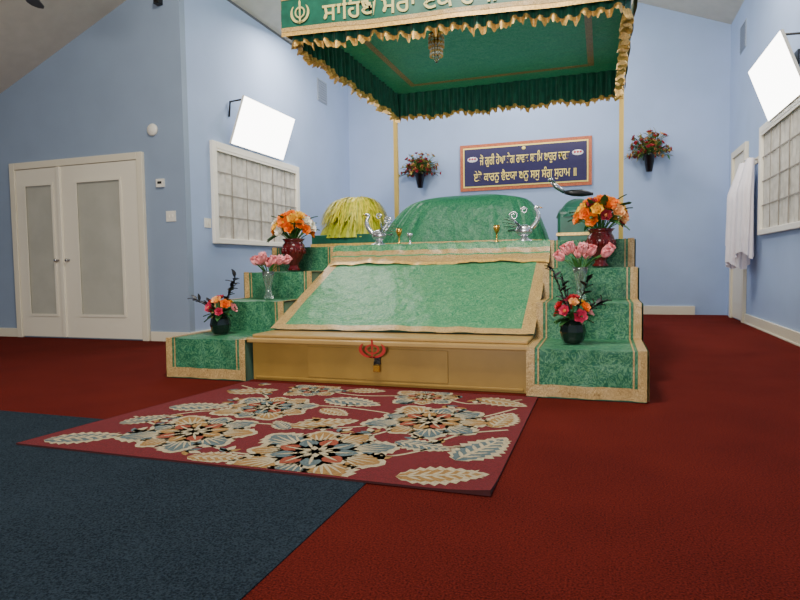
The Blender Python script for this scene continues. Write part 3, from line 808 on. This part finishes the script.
def bloom(cx,cy,R,rot=0,n=9,tan=False):
    # layered peony: broad serrated outer petals, darker veined inlay, warm inner ring
    k1,k2=('rugt','rugg') if tan else ('rugg','rugt')
    def ln(i): return R*(1+.13*math.sin(i*2.7+rot))
    for i in range(n):
        a=rot+i*2*math.pi/n; l=ln(i)
        leaf2(cx,cy,a,l,l*.33,'rugc',1,ser=1,pw=1.7,n=20)
    for i in range(n):
        a=rot+i*2*math.pi/n; l=ln(i)
        leaf2(cx,cy,a,l*.93,l*.22,k1 if i%3 else k2,2,ser=1,pw=1.7,n=20)
        for s_ in (-2,-1,0,1,2): leaf2(cx+math.cos(a)*l*.3,cy+math.sin(a)*l*.3,a+s_*.2,l*(.58-.05*abs(s_)),l*.018,'rugc',3)
    for i in range(n):
        a=rot+(i+.5)*2*math.pi/n
        leaf2(cx,cy,a,R*.60,R*.17,'rugc',3,pw=1.5)
        leaf2(cx,cy,a,R*.54,R*.125,'rugr' if i%2 else k2,4,pw=1.5)
        leaf2(cx+math.cos(a)*R*.15,cy+math.sin(a)*R*.15,a,R*.33,R*.02,'rugc',5)
    for i in range(8):
        a=rot+i*2*math.pi/8; leaf2(cx,cy,a,R*.32,R*.10,'rugt',4,pw=1.3)
    for i in range(8):
        a=rot+i*2*math.pi/8; leaf2(cx,cy,a,R*.22,R*.05,'rugc',5)
def feather(cx,cy,a,L,k2='rugt'):
    cx-=math.cos(a)*L/2; cy-=math.sin(a)*L/2
    leaf2(cx,cy,a,L,L*.30,'rugc',1,ser=1,n=18)
    leaf2(cx,cy,a,L*.92,L*.20,k2,2,ser=1,n=18)
    for i in range(6):
        t=.12+i*.13; px,py=cx+math.cos(a)*L*t,cy+math.sin(a)*L*t
        for s_ in (-1,1): leaf2(px,py,a+s_*.75,L*.2,L*.022,'rugc',3)
    leaf2(cx,cy,a,L*.9,L*.025,'rugc',4)
for v in ([(-2.7,2.9),(-2.3,2.75),(-1.9,2.95),(-1.5,2.95),(-1.2,3.1),(-.96,3.27)],[(-2.03,3.3),(-1.7,3.45),(-1.3,3.4),(-.96,3.27),(-.7,3.4),(-.5,3.7)],
          [(-2.1,2.65),(-1.7,2.45),(-1.31,2.5),(-.95,2.6),(-.75,2.8),(-.5,2.85)],[(-2.6,3.9),(-2.3,3.7),(-2.03,3.3),(-2.4,3.1),(-2.6,2.8)],[(-2.0,3.95),(-1.6,3.8),(-1.12,3.9),(-.8,3.75),(-.5,3.95)],[(-1.31,2.5),(-1.2,2.8),(-.96,3.27)],[(-.82,2.79),(-.7,3.05),(-.48,3.2)]):
    vine(v,.009,'rugc',1)
bloom(-2.12,2.70,.36,.2,9); bloom(-1.31,2.56,.40,.5,9,True); bloom(-.94,3.27,.36,.1,9); bloom(-2.03,3.32,.32,.4,9,True)
bloom(-1.14,3.86,.24,.2,8); bloom(-1.98,3.88,.22,.2,8,True)
feather(-2.47,3.22,.3,.40,'rugg'); feather(-.55,2.84,1.2,.46,'rugg'); feather(-.64,2.42,.35,.40); feather(-1.50,3.06,.6,.40)
feather(-1.56,3.60,-.2,.44,'rugg'); feather(-2.40,3.74,.5,.36); feather(-2.62,2.45,.5,.40,'rugg'); feather(-.62,3.84,-.4,.38); feather(-.84,2.80,-.2,.32,'rugg'); feather(-1.72,2.36,.2,.30); feather(-2.58,2.86,1.0,.30,'rugg'); feather(-.54,3.40,1.4,.36)
feather(-1.56,3.32,-.5,.26); feather(-1.6,3.96,.1,.28); feather(-1.72,2.96,2.4,.22,'rugg')
for i in range(48):
    x=random.uniform(rx0+.2,rx1-.08); y=random.uniform(ry0+.06,ry1-.06); a=random.uniform(0,6.3)
    leaf2(x,y,a,.10,.022,'rugc',1); leaf2(x,y,a+.8,.08,.018,'rugg',1); leaf2(x,y,a-.8,.08,.018,'rugt',1)
b.build('rug_woven_pattern',g,recalc=False)

# ---------------------------------------------------------------- lights
def area(name,loc,target,size,power,col=(1,.95,.88),sy=None):
    l=bpy.data.lights.new(name,'AREA'); l.energy=power; l.color=col; l.size=size
    if sy: l.shape='RECTANGLE'; l.size_y=sy
    o=bpy.data.objects.new(name,l); COL.objects.link(o); o.location=loc
    o.rotation_euler=(Vector(target)-Vector(loc)).to_track_quat('-Z','Y').to_euler(); return o
area('ceiling_lamp_front',(-1.4,2.6,5.2),(-1.5,6.5,1.0),1.0,280,(1,.94,.84))
area('ceiling_lamp_right',(1.0,7.6,4.9),(0.9,8.6,0),.8,90)
area('ceiling_lamp_back',(-1.4,10.1,5.3),(-1.4,10.9,0),1.4,120,(1,.97,.94),.5)
area('ceiling_lamp_left',(-4.0,8.2,4.5),(-4.0,8.8,0),.8,90)
area('rear_fill_light',(-1.4,-3.8,1.5),(-1.2,6,3.7),2.6,330,(1,.96,.9),1.3)  # added fill behind the camera to lift the canopy lining; no window there
area('ceiling_lamp_hall',(-7.0,2.0,3.3),(-7.0,2.3,0),1.0,16)
w=bpy.data.worlds.new('world'); S.world=w; w.use_nodes=True; w.node_tree.nodes['Background'].inputs[0].default_value=(.5,.55,.6,1); w.node_tree.nodes['Background'].inputs[1].default_value=.2

# ---------------------------------------------------------------- camera
th=math.radians(18.7); p=math.radians(3.2); ro=.015
fwd=Vector((-math.sin(th)*math.cos(p),math.cos(th)*math.cos(p),-math.sin(p)))
right=Vector((math.cos(th),math.sin(th),0)); up=right.cross(fwd)
up2=up*math.cos(ro)+right*math.sin(ro); r2=right*math.cos(ro)-up*math.sin(ro)
mw=Matrix(((r2.x,up2.x,-fwd.x,0),(r2.y,up2.y,-fwd.y,0),(r2.z,up2.z,-fwd.z,.9),(0,0,0,1)))
cam=bpy.data.cameras.new('camera'); cam.lens=27; cam.sensor_width=36; cam.clip_start=.05
co=bpy.data.objects.new('camera',cam); COL.objects.link(co); co.matrix_world=mw; S.camera=co
